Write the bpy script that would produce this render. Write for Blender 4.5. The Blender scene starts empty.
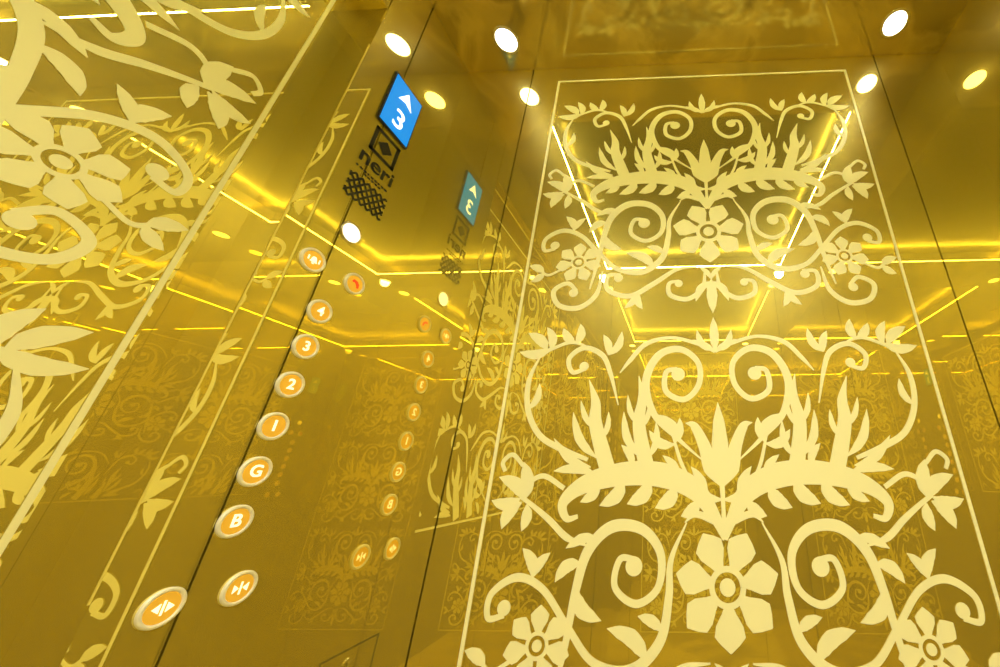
import bpy, math
from mathutils import Matrix, Vector
S=0.6; H0=1.25
L,R,B,F,C=-1.0,1.19,1.06,-0.94,1.78   # left, right, back, front(behind camera), ceiling in units of S
def P(X,D,Z): return Vector((X*S,D*S,Z*S+H0))
FL=-H0/S
# ---------------- materials
def mat(name): 
    m=bpy.data.materials.new(name); m.use_nodes=True; return m,m.node_tree
def bsdf(nt): return nt.nodes['Principled BSDF']
def simple(name,col,rough=.5,metal=0,emit=None,es=0):
    m,nt=mat(name); b=bsdf(nt)
    b.inputs['Base Color'].default_value=(*col,1); b.inputs['Roughness'].default_value=rough; b.inputs['Metallic'].default_value=metal
    if emit: b.inputs['Emission Color'].default_value=(*emit,1); b.inputs['Emission Strength'].default_value=es
    return m
def gold(name,col,r1,r2,fac,veins=False,col2=None,met=.5):
    m,nt=mat(name); N=nt.nodes; K=nt.links
    col2=col2 or col
    b=bsdf(nt); b.inputs['Metallic'].default_value=1; b.inputs['Roughness'].default_value=r1; b.inputs['Base Color'].default_value=(*col,1)
    b2=N.new('ShaderNodeBsdfPrincipled'); b2.inputs['Metallic'].default_value=met; b2.inputs['Roughness'].default_value=r2; b2.inputs['Base Color'].default_value=(*col2,1)
    mx=N.new('ShaderNodeMixShader'); mx.inputs[0].default_value=fac
    K.new(b.outputs[0],mx.inputs[1]); K.new(b2.outputs[0],mx.inputs[2])
    K.new(mx.outputs[0],N['Material Output'].inputs[0])
    tc=N.new('ShaderNodeTexCoord'); 
    if veins:
        n=N.new('ShaderNodeTexNoise'); n.inputs['Scale'].default_value=2.2; n.inputs['Detail'].default_value=7; n.inputs['Distortion'].default_value=1.6
        K.new(tc.outputs['Object'],n.inputs['Vector'])
        cr=N.new('ShaderNodeValToRGB'); e=cr.color_ramp.elements
        e[0].position=.44; e[0].color=(*[c*.72 for c in col],1); e[1].position=.56; e[1].color=(*col,1)
        mid=cr.color_ramp.elements.new(.5); mid.color=(*[min(1,c*1.15) for c in col],1)
        K.new(n.outputs[0],cr.inputs[0]); K.new(cr.outputs[0],b.inputs['Base Color']); K.new(cr.outputs[0],b2.inputs['Base Color'])
    return m
M_gold=gold('gold_mirror_steel',(.93,.81,.30),.004,.38,.25,False,(.95,.795,.18),.6)
M_ceil=gold('gold_ceiling_steel',(.64,.52,.20),.08,.4,.25,True)
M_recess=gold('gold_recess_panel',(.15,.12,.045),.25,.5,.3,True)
M_back=simple('seam_black',(.01,.008,.003),.8)
M_etch=simple('frosted_etching',(1,.975,.62),.5)
M_ring=simple('button_ring_white',(.97,.95,.88),.35,.1)
M_lamp=simple('lamp_white',(1,1,1),.5,0,(1,.97,.88),7)
M_led=simple('led_yellow',(1,1,.6),.5,0,(1,.93,.38),125)
M_disp=simple('display_blue',(.01,.1,.3),.3,0,(.005,.25,.74),1.05)
M_dwhite=simple('display_white',(1,1,1),.3,0,(1,1,1),1.2)
M_black=simple('print_black',(.012,.01,.006),.5)
M_btn=simple('button_amber',(.80,.48,.07),.35,.2,(.95,.46,.03),.35)
M_glyph=simple('button_glyph_white',(1,1,.9),.4,0,(1,.95,.75),.8)
M_red=simple('button_glyph_red',(.8,.05,.01),.4,0,(.9,.05,.01),.7)
M_steel=simple('steel_ring',(.75,.7,.55),.25,1)
m,nt=mat('marble_floor'); b=bsdf(nt); n=nt.nodes.new('ShaderNodeTexNoise'); n.inputs['Scale'].default_value=3; n.inputs['Detail'].default_value=9; n.inputs['Distortion'].default_value=2
cr=nt.nodes.new('ShaderNodeValToRGB'); cr.color_ramp.elements[0].position=.42; cr.color_ramp.elements[0].color=(.4,.36,.2,1); cr.color_ramp.elements[1].position=.55; cr.color_ramp.elements[1].color=(.8,.74,.5,1)
nt.links.new(n.outputs[0],cr.inputs[0]); nt.links.new(cr.outputs[0],b.inputs['Base Color']); b.inputs['Roughness'].default_value=.15; M_floor=m
# ---------------- helpers
def empty(name,loc=(0,0,0)):
    o=bpy.data.objects.new(name,None); o.empty_display_size=.05; o.location=loc; bpy.context.collection.objects.link(o); return o
def mk(name,vs,fs,m,parent=None,bevel=0):
    me=bpy.data.meshes.new(name); me.from_pydata([tuple(v) for v in vs],[],fs); me.update()
    o=bpy.data.objects.new(name,me); bpy.context.collection.objects.link(o); me.materials.append(m)
    if parent: o.parent=parent; o.matrix_parent_inverse=Matrix.Translation(-Vector(parent.location))
    if bevel:
        bm=o.modifiers.new('bevel','BEVEL'); bm.width=bevel; bm.segments=2
    return o
def box(name,a,b,m,parent=None,bevel=0):
    x0,x1=sorted((a[0],b[0]));y0,y1=sorted((a[1],b[1]));z0,z1=sorted((a[2],b[2]))
    vs=[(x,y,z) for x in(x0,x1) for y in(y0,y1) for z in(z0,z1)]
    fs=[(0,1,3,2),(4,6,7,5),(0,4,5,1),(2,3,7,6),(0,2,6,4),(1,5,7,3)]
    return mk(name,vs,fs,m,parent,bevel)
def ubox(name,X,D,Z,m,parent=None,bevel=0):
    return box(name,P(X[0],D[0],Z[0]),P(X[1],D[1],Z[1]),m,parent,bevel)
g=.0024; T=.02
# ---------------- shell
ow=.12
fl=ubox('floor',(L-ow-.1,R+ow),(F-ow,B+ow),(FL,FL-.06),M_floor)
wb=empty('wall_back'); ubox('backing',(L-ow,R+ow),(B+T,B+ow),(FL,C+.2),M_back,wb)
for i,(a,c) in enumerate([(L,-.682),(-.682,.90),(.90,R)]):
    ubox('panel_%d'%i,(a+(g if i else 0),c-(g if i<2 else 0)),(B,B+T),(FL,C),M_gold,wb)
wr=empty('wall_right'); ubox('backing',(R+T,R+ow),(F-ow,B+ow),(FL,C+.2),M_back,wr)
ed=[B,.72,.02,-.60,F]
for i in range(4): ubox('panel_%d'%i,(R,R+T),(ed[i]-(g if i else 0),ed[i+1]+(g if i<3 else 0)),(FL,C),M_gold,wr)
wf=empty('wall_front'); ubox('backing',(L-ow,R+ow),(F-T,F-ow),(FL,C+.2),M_back,wf)
for i,(a,c) in enumerate([(L,-.682),(-.682,.90),(.90,R)]):
    ubox('panel_%d'%i,(a+(g if i else 0),c-(g if i<2 else 0)),(F,F-T),(FL,C),M_gold,wf)
d0,d1,DT,dx=.68,-.80,1.50,L-.10
wl=empty('wall_left')
ubox('backing_a',(L-T,L-ow-.1),(.70,B+ow),(FL,C+.2),M_back,wl)
ubox('backing_header',(L-T,L-ow-.1),(d1-.02,.70),(DT+.02,C+.2),M_back,wl)
ubox('backing_b',(L-T,L-ow-.1),(F-ow,d1-.02),(FL,C+.2),M_back,wl)
ubox('panel_0',(L,L-T),(B,.81+g),(FL,C),M_gold,wl)
ubox('panel_1',(L,L-T),(.81-g,d0),(FL,C),M_gold,wl)
ubox('panel_2',(L,L-T),(d1,F),(FL,C),M_gold,wl)
ubox('panel_header',(L,L-T),(d0-g,d1+g),(DT,C),M_gold,wl)
fr=empty('door_frame')
ubox('jamb_a',(L-T,dx-.02),(d0,d0+T),(FL,DT),M_gold,fr)
ubox('jamb_b',(L-T,dx-.02),(d1,d1-T),(FL,DT),M_gold,fr)
ubox('lintel',(L-T,dx-.02),(d1,d0),(DT,DT+T),M_gold,fr)
dr=empty('door_1'); mid=-.04
ubox('leaf_a',(dx,dx-.05),(d0,mid+g),(FL,DT),M_gold,dr)
ubox('leaf_b',(dx,dx-.05),(mid-g,d1),(FL,DT),M_gold,dr)
# ceiling with recess
ce=empty('ceiling'); rx0,rx1,ry0,ry1=-.70,.92,-.70,.79; rh=.10
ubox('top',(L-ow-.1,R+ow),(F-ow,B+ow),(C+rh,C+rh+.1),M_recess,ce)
ubox('border_back',(L,R),(ry1,B),(C,C+rh),M_ceil,ce)
ubox('border_front',(L,R),(F,ry0),(C,C+rh),M_ceil,ce)
ubox('border_left',(L,rx0),(ry0,ry1),(C,C+rh),M_ceil,ce)
ubox('border_right',(rx1,R),(ry0,ry1),(C,C+rh),M_ceil,ce)
led=empty('ceiling_led_strip'); z0,z1=C+.007,C+.016; t=.006; e_=.0006
ubox('strip_1',(rx0-t,rx0+e_),(ry0,ry1),(z0,z1),M_led,led)
ubox('strip_2',(rx1+t,rx1-e_),(ry0,ry1),(z0,z1),M_led,led)
ubox('strip_3',(rx0,rx1),(ry0-t,ry0+e_),(z0,z1),M_led,led)
ubox('strip_4',(rx0,rx1),(ry1+t,ry1-e_),(z0,z1),M_led,led)
# discs
def disc_mesh(name,c,ax,ay,r0,r1,h,m,parent,n=40):
    """ring (r0>0) or disc standing h out of plane along ax x ay"""
    nrm=ax.cross(ay); vs=[];fs=[]
    prof=[(r1,0),(r1,h*.7),(r1-(r1-r0)*.25 if r0 else r1*.94,h)] + ([(r0+(r1-r0)*.2,h),(r0,h*.6),(r0,0)] if r0 else [])
    for k in range(n):
        a=2*math.pi*k/n
        for r,z in prof: vs.append(c+(ax*math.cos(a)+ay*math.sin(a))*r+nrm*z)
    q=len(prof)
    for k in range(n):
        k2=(k+1)%n
        for j in range(q-1): fs.append((k*q+j,k2*q+j,k2*q+j+1,k*q+j+1))
    if not r0: fs.append(tuple(k*q+q-1 for k in range(n)))
    o=mk(name,vs,fs,m,parent)
    for p in o.data.polygons: p.use_smooth=len(p.vertices)==4
    return o
X_,Y_,Z_=Vector((1,0,0)),Vector((0,1,0)),Vector((0,0,1))
for (x,y,en) in [(-.755,.935,7),(.93,.935,8),(-.755,-.815,40),(.93,-.815,44)]:
    e=empty('ceiling_downlight',P(x,y,C))
    disc_mesh('trim',P(x,y,C),Y_,X_,.045*S,.056*S,.002,M_steel,e)
    disc_mesh('lens',P(x,y,C),Y_,X_,0,.044*S,.0012,M_lamp,e)
    ld=bpy.data.lights.new('beam','SPOT'); ld.energy=en; ld.spot_size=1.6; ld.spot_blend=1; ld.color=(1,.96,.78); ld.shadow_soft_size=.022
    lo=bpy.data.objects.new('beam',ld); bpy.context.collection.objects.link(lo); lo.parent=e; lo.location=(0,0,-.012)
    aim=(P(.1,.06,-.2)-P(x,y,C)); lo.rotation_euler=aim.to_track_quat('-Z','Y').to_euler()
# ---------------- etched damask
class Art:
    thin=1.0
    def __init__(s): s.polys=[]
    def ribbon(s,pts,ws,n=10):
        q=[Vector(p) for p in pts]; out=[];wo=[]
        if len(ws)!=len(q):
            W=ws; ws=[]
            for i in range(len(q)):
                f=i/(len(q)-1)*(len(W)-1); k=min(int(f),len(W)-2); ws.append(W[k]+(W[k+1]-W[k])*(f-k))
        for i in range(len(q)-1):
            p0=q[i-1] if i else q[0]*2-q[1]; p1,p2=q[i],q[i+1]; p3=q[i+2] if i+2<len(q) else q[-1]*2-q[-2]
            for k in range(n):
                t=k/n; out.append(.5*((2*p1)+(p2-p0)*t+(2*p0-5*p1+4*p2-p3)*t*t+(3*p1-p0-3*p2+p3)*t**3)); wo.append(ws[i]+(ws[i+1]-ws[i])*t)
        out.append(q[-1]); wo.append(ws[-1])
        l=[];r=[]
        for i,p in enumerate(out):
            d=(out[min(i+1,len(out)-1)]-out[max(i-1,0)]).normalized(); nn=Vector((-d.y,d.x))*wo[i]*.5*s.thin
            l.append(p+nn); r.append(p-nn)
        s.polys.append(('strip',l,r))
    def dot(s,c,r,n=18): s.polys.append(('fan',[Vector((c[0]+r*math.cos(6.2832*k/n),c[1]+r*math.sin(6.2832*k/n))) for k in range(n)],None))
    def leaf(s,a,b,w,bend=0):
        a=Vector(a);b=Vector(b);d=b-a;m1=a+d*.5+Vector((-d.y,d.x))*bend
        q=[a,a+(m1-a)*.5+(m1-a-d*.5)*.25,m1,m1+(b-m1)*.55+(m1-a-d*.5)*.12,b]
        s.ribbon(q,[.004,w*.85,w,w*.68,.001],8)
    def flower(s,c,r,k,a0):
        c_=Vector(c)
        for i in range(k):
            a=a0+2*math.pi*i/k; d=Vector((math.cos(a),math.sin(a)))
            w=2*r*math.sin(math.pi/k)
            s.ribbon([c_+d*r*.30,c_+d*r*.42,c_+d*r*.60,c_+d*r*.76,c_+d*r*.88,c_+d*r],[w*.20,w*.36,w*.66,w*.74,w*.44,w*.03],5)
        n=13
        s.ribbon([c_+Vector((math.cos(t),math.sin(t)))*r*.30 for t in [i*6.2832/12 for i in range(n)]],[r*.12]*2,3)
        s.dot(c,r*.15)
def motif():
    A=Art(); A.thin=.88; W=.0195
    def both(kind,*a):
        for sg in(1,-1):
            if kind=='r': A.ribbon([(x*sg,y) for x,y in a[0]],a[1])
            if kind=='l': A.leaf((a[0][0]*sg,a[0][1]),(a[1][0]*sg,a[1][1]),a[2],a[3]*sg)
            if kind=='d': A.dot((a[0][0]*sg,a[0][1]),a[1])
            if kind=='f': A.flower((a[0][0]*sg,a[0][1]),a[1],a[2],a[3] if sg>0 else math.pi-a[3])
    # centre flower, stem, lily
    A.flower((0,0),.132,7,-math.pi/2)
    A.ribbon([(0,.125),(0,.18),(0,.27)],[.016,.012,.018])
    A.leaf((0,.225),(0,.465),.054)
    both('r',[(0,.235),(.028,.28),(.045,.34),(.072,.395),(.098,.405)],[.012,.05,.040,.028,.002])
    both('l',(.0,.20),(.065,.245),.024,-.2)
    # finial at the top
    A.leaf((0,.625),(0,.745),.034); both('l',(0,.63),(.055,.70),.028,-.2); both('l',(0,.625),(.085,.665),.02,.1)
    # upper scrolls
    both('r',[(.05,.30),(.12,.36),(.19,.43),(.218,.53),(.18,.615),(.11,.635),(.055,.59),(.055,.52),(.10,.475),(.155,.50),(.155,.56),(.12,.57)],[.004,.014,.022,.028,.028,.024,W,W,W,W,.018,.016])
    both('d',(.118,.553),.021)
    both('l',(.13,.345),(.18,.43),.034,.2); both('l',(.13,.345),(.205,.385),.034,-.2); both('l',(.13,.35),(.115,.42),.028,.1)
    both('r',[(.08,.24),(.11,.29),(.13,.35)],[.006,.012,.01])
    # top vine to side lilies
    both('r',[(.0,.625),(.06,.655),(.14,.675),(.22,.655),(.27,.60),(.30,.56)],[.01,.014,.012,.018,.016,.004])
    both('r',[(.30,.46),(.33,.56),(.36,.62),(.42,.645),(.465,.61),(.45,.565),(.41,.575)],[.004,.016,W,W,.018,.016,.014])
    both('d',(.415,.583),.015)
    both('r',[(.39,.64),(.46,.665),(.52,.645),(.55,.625)],[.004,.014,.012,.01])
    both('l',(.53,.645),(.63,.635),.038,-.15); both('l',(.54,.64),(.61,.70),.04,.1); both('l',(.53,.64),(.55,.72),.034,.15)
    both('l',(.45,.66),(.44,.73),.034,.15); both('l',(.45,.66),(.495,.715),.034,-.1); both('l',(.34,.62),(.30,.70),.03,.15); both('l',(.34,.62),(.36,.69),.03,.1)
    # side vine
    both('r',[(.56,.62),(.585,.54),(.575,.45),(.53,.375),(.46,.335),(.38,.305)],[.006,.018,W,W,.020,.012])
    both('l',(.575,.45),(.55,.53),.026,.15)
    # fronds: upright acanthus plumes with small side tips
    both('r',[(.20,.25),(.222,.33),(.236,.41),(.228,.48),(.240,.55)],[.05,.048,.042,.030,.002])
    both('l',(.228,.31),(.282,.44),.028,-.12); both('l',(.205,.31),(.185,.41),.024,.12); both('l',(.236,.40),(.272,.49),.020,-.1); both('l',(.23,.39),(.205,.47),.018,.1)
    both('r',[(.31,.25),(.340,.33),(.366,.41),(.370,.47),(.395,.54)],[.05,.050,.044,.032,.002])
    both('l',(.355,.31),(.435,.44),.030,-.12); both('l',(.37,.285),(.485,.365),.028,-.12); both('l',(.365,.39),(.415,.475),.020,-.1); both('l',(.345,.36),(.328,.44),.020,.1)
    # main acanthus wing
    both('r',[(.0,.105),(.025,.16),(.075,.225),(.16,.262),(.26,.268),(.35,.252),(.41,.225),(.44,.19),(.425,.155),(.395,.16)],[.014,.036,.062,.074,.072,.062,.044,.030,.020,.012])
    for a,b_,w in [((.07,.20),(.115,.160),.038),((.13,.235),(.185,.180),.044),((.20,.25),(.262,.190),.046),((.275,.25),(.338,.186),.044),((.345,.245),(.392,.195),.034)]: both('l',a,b_,w,-.16)
    for a,b_,w in [((.05,.20),(.085,.285),.030),((.12,.255),(.165,.315),.026),((.25,.285),(.285,.345),.026)]: both('l',a,b_,w,.12)
    both('l',(.36,.27),(.475,.275),.032,.08)
    both('r',[(.0,.135),(.03,.15),(.075,.165),(.105,.145)],[.01,.02,.020,.002])
    # mid side lilies
    both('r',[(.36,.09),(.42,.11),(.47,.15),(.52,.185),(.56,.21)],[.004,W,.018,.014,.012])
    both('r',[(.44,.23),(.50,.262),(.54,.245),(.56,.21)],[.014,.016,.014,.01])
    both('l',(.55,.20),(.63,.26),.042,.15); both('l',(.55,.20),(.565,.30),.046,.1); both('l',(.56,.205),(.64,.20),.038,-.15)
    both('l',(.555,.195),(.60,.13),.042,.15); both('l',(.54,.19),(.545,.125),.034,-.1)
    both('r',[(.565,.29),(.60,.32),(.625,.30),(.615,.275)],[.012,.014,.014,.012])
    # big lower scroll
    both('r',[(.42,-.23),(.40,-.12),(.385,-.01),(.36,.08),(.30,.135),(.22,.13),(.17,.075),(.175,.0),(.23,-.035),(.285,.0),(.275,.06),(.235,.06)],[.006,.018,.024,.030,.034,.030,.024,W,W,.018,.018,.016])
    both('d',(.238,.045),.022); both('l',(.385,.0),(.315,-.07),.040,.2); both('l',(.375,.05),(.44,.01),.036,.2); both('l',(.34,.11),(.42,.085),.03,.1)
    both('r',[(.10,.145),(.142,.06),(.148,-.02),(.17,-.11),(.24,-.165),(.33,-.15),(.40,-.08),(.47,-.005),(.54,.02),(.60,-.015),(.60,-.065),(.56,-.06)],[.004,.016,.022,.026,.028,W,.018,W,.022,.018,.016,.014])
    both('d',(.563,-.045),.017); both('l',(.50,.02),(.535,.085),.034,.15); both('l',(.50,.02),(.46,.075),.03,-.1)
    both('l',(.20,-.15),(.30,-.085),.042,.15); both('l',(.165,-.09),(.225,-.06),.03,.1)
    # side flower
    both('f',(.469,-.12),.082,7,math.pi/2)
    both('r',[(.53,-.15),(.575,-.17),(.61,-.14)],[.01,.012,.01]); both('l',(.59,-.16),(.645,-.13),.034,.1); both('l',(.59,-.16),(.63,-.195),.032,-.1)
    # lower curls
    both('r',[(.05,-.15),(.12,-.16),(.20,-.215),(.28,-.26),(.355,-.235),(.36,-.18),(.315,-.175)],[.004,.016,.022,.022,W,.018,.014]); both('d',(.322,-.188),.016)
    both('r',[(.38,-.16),(.395,-.25),(.45,-.30),(.52,-.29),(.545,-.235),(.50,-.205),(.465,-.235)],[.006,.02,.022,.020,.02,.018,.014]); both('d',(.475,-.243),.016)
    both('r',[(.02,-.16),(.03,-.23),(.08,-.275),(.14,-.26),(.145,-.215),(.11,-.205)],[.006,.018,.02,.02,.016,.012]); both('d',(.112,-.215),.014)
    A.leaf((0,-.20),(0,-.33),.042); both('l',(0,-.21),(.055,-.285),.032,.15); both('l',(0,-.20),(.04,-.15),.02,.1)
    both('l',(.25,-.245),(.235,-.31),.03,.15); both('l',(.25,-.245),(.295,-.305),.03,-.1)
    return A
MOT=motif()
def etch(name,origin,ax,ay,centres,hw,top,bot,parent):
    nrm=ax.cross(ay); vs=[];fs=[]; i=0; lw=.010
    def put(u,v,i): return origin+ax*(u*S)+ay*(v*S)+nrm*(.0004+i*1.2e-6)
    def strip(l,r,cv,i):
        b0=len(vs)
        for p,q in zip(l,r): vs.append(put(p.x,p.y+cv,i)); vs.append(put(q.x,q.y+cv,i))
        for k in range(len(l)-1): fs.append((b0+2*k+1,b0+2*k+3,b0+2*k+2,b0+2*k))
    for cv in centres:
        for kind,l,r in MOT.polys:
            if min(p.y for p in l)+cv<bot+.012: continue
            i+=1
            if kind=='strip': strip(l,r,cv,i)
            else:
                b0=len(vs)
                for p in l: vs.append(put(p.x,p.y+cv,i))
                fs.append(tuple(range(b0,b0+len(l))))
    V=Vector
    for a,b_ in [((-hw,bot),(-hw+lw,top)),((hw-lw,bot),(hw,top)),((-hw,top-lw),(hw,top)),((-hw,bot),(hw,bot+lw))]:
        i+=1; strip([V((a[0],b_[1])),V((b_[0],b_[1]))],[V((a[0],a[1])),V((b_[0],a[1]))],0,i)
    return mk(name,vs,fs,M_etch,parent)
O=P(0.102,B,0)
etch('etched_damask',O,X_,Z_,[.822,-.268,-1.358],.657,1.69,-1.72,wb)
etch('etched_damask',P(dx,mid,0),Y_,Z_,[.64,-.45],.657,1.43,-.22,dr)
# ---------------- control panel items on left wall
def W_(D,Z,h=0): return P(L,D,Z)+X_*h
def text(name,s,D,Z,size,m,parent,h=.003,sx=1):
    cu=bpy.data.curves.new(name,'FONT'); cu.body=s; cu.size=size*S; cu.align_x='CENTER'; cu.align_y='CENTER'; cu.extrude=.0003; cu.offset=.0004
    cu.materials.append(m); o=bpy.data.objects.new(name,cu); bpy.context.collection.objects.link(o)
    M=Matrix((Y_,Z_,X_)).transposed().to_4x4(); M=Matrix.Translation(W_(D,Z,h))@M@Matrix.Diagonal((sx,1,1,1))
    o.parent=parent; o.matrix_parent_inverse=Matrix.Translation(-Vector(parent.location)); o.matrix_basis=M; return o
def flat(name,D,Z,loops,m,parent,h=.003,th=.0006):
    vs=[];fs=[]
    for lp in loops:
        b0=len(vs); n=len(lp)
        for (a,c) in lp: vs.append(W_(D+a,Z+c,h))
        for (a,c) in lp: vs.append(W_(D+a,Z+c,h-th))
        fs.append(tuple(range(b0,b0+n)))
        for k in range(n): fs.append((b0+k,b0+n+k,b0+n+(k+1)%n,b0+(k+1)%n))
    return mk(name,vs,fs,m,parent)
def rect(a,b,c,d): return [(a,b),(c,b),(c,d),(a,d)]
CD=.842
fd=empty('floor_indicator_display',W_(CD,1.215))
ubox('bezel',(L,L+.006),(CD-.065,CD+.065),(1.100,1.330),M_black,fd,.0006)
ubox('screen',(L+.004,L+.008),(CD-.059,CD+.059),(1.107,1.323),M_disp,fd)
flat('arrow',CD,1.265,[[(-.030,-.022),(0,-.010),(0,.034)],[(0,-.010),(.030,-.022),(0,.034)]],M_dwhite,fd,.0058)
text('digit','3',CD,1.165,.105,M_dwhite,fd,.0054)
lg=empty('maker_plate_print',W_(CD,1.0))
Z0=1.030;h_=.050
flat('mark',CD,Z0,[rect(-h_,-h_,h_,-h_+.012),rect(-h_,h_-.012,h_,h_),rect(-h_,-h_,-h_+.012,h_),rect(h_-.012,-h_,h_,h_),
   [(-.028,0),(0,-.028),(.028,0),(0,.028)]],M_black,lg,.0008)
text('name','neri',CD,.943,.076,M_black,lg,.0008,1.1)
flat('fine_print',CD,.896,[rect(-.062+i*.0135,-.003,-.062+i*.0135+(.009 if i%3 else .006),.003) for i in range(9)]+[rect(-.030+i*.0135,-.013,-.030+i*.0135+.008,-.008) for i in range(5)],M_black,lg,.0008)
sp=empty('speaker_grille',W_(CD,.820))
for r in range(6):
    zc=.862-r*.0145; A=Art(); pts=[(-.068+ k*.136/24, .0055*math.sin(k*math.pi/2+(0 if r%2 else math.pi))) for k in range(25)]
    A.ribbon(pts,[.0065,.0065],3); l,rr=A.polys[0][1],A.polys[0][2]
    flat('slot_%d'%r,CD,zc,[[tuple(l[k]),tuple(rr[k]),tuple(rr[k+1]),tuple(l[k+1])] for k in range(len(l)-1)],M_black,sp,.0008)
el=empty('emergency_light',W_(CD,.682))
disc_mesh('ring',W_(CD,.682),Y_,Z_,.028*S,.034*S,.002,M_steel,el); disc_mesh('lens',W_(CD,.682),Y_,Z_,0,.028*S,.0015,simple('em_lens',(1,1,1),.4,0,(1,.97,.85),1.5),el)
def button(D,Z,label=None,icon=None,m=M_glyph):
    e=empty('elevator_button',W_(D,Z))
    disc_mesh('ring',W_(D,Z),Y_,Z_,.0255*S,.033*S,.0035,M_ring,e)
    disc_mesh('cap',W_(D,Z),Y_,Z_,0,.0255*S,.0026,M_btn,e)
    if label: text('label',label,D,Z,.036,m,e,.0030)
    if icon: flat('icon',D,Z,icon,m,e,.0032)
    return e
for i,s in enumerate(['B','G','1','2','3','4']): button(CD,-.094+i*.1026,s)
close_=[rect(-.0015,-.012,.0015,.012),[(-.004,0),(-.014,.008),(-.014,-.008)],[(.014,-.008),(.014,.008),(.004,0)]]
open_=[rect(-.0015,-.012,.0015,.012),[(-.016,0),(-.005,-.008),(-.005,.008)],[(.005,-.008),(.016,0),(.005,.008)]]
button(.903,-.233,icon=close_); button(.778,-.233,icon=open_)
bell=[[(-.010,-.006),(.010,-.006),(.007,-.001),(.006,.006),(.003,.010),(-.003,.010),(-.006,.006),(-.007,-.001)],rect(-.003,-.011,.003,-.008),[(-.016,-.004),(-.013,-.004),(-.013,.008),(-.016,.008)],[(.013,-.004),(.016,-.004),(.016,.008),(.013,.008)]]
phone=[[(-.012,.006),(-.008,.012),(.004,.010),(.012,.002),(.013,-.010),(.007,-.011),(.005,-.005),(.001,.001),(-.004,.004),(-.009,.002)]]
button(.776,.5415,icon=bell); button(.905,.5415,icon=phone,m=M_red)
sv=empty('service_cabinet_panel',W_(.838,-.8))
D0,D1,Zt,Zb=.738,.938,-.475,-1.1; w=.005
flat('outline',0,0,[rect(D0,Zt-w,D1,Zt),rect(D0,Zb,D1,Zb+w),rect(D0,Zb,D0+w,Zt),rect(D1-w,Zb,D1,Zt)],M_black,sv,.0006)
disc_mesh('lock',W_(.845,-.515),Y_,Z_,.008*S,.016*S,.003,M_steel,sv); flat('keyhole',.845,-.515,[rect(-.001,-.005,.001,.005)],M_black,sv,.002)
# ---------------- camera
cd=bpy.data.cameras.new('cam'); cam=bpy.data.objects.new('camera',cd); bpy.context.collection.objects.link(cam)
px,py,f=672,333.5,350.7
b_=Vector((685-px,-(473-py),-f)).normalized(); z_=Vector((667-px,545+py,-f)); z_=(z_-b_*z_.dot(b_)).normalized(); x_=b_.cross(z_)
cam.matrix_world=Matrix.Translation((0,0,H0))@Matrix((x_,b_,z_)).to_4x4()
cd.sensor_fit='HORIZONTAL'; cd.sensor_width=36; cd.lens=f/1000*36; cd.shift_x=-(px-500)/1000; cd.shift_y=(py-333.5)/1000; cd.clip_start=.01
bpy.context.scene.camera=cam
w=bpy.data.worlds.new('world'); bpy.context.scene.world=w; w.use_nodes=True; w.node_tree.nodes['Background'].inputs[0].default_value=(.02,.02,.02,1)
bpy.context.scene.view_settings.view_transform='Standard'
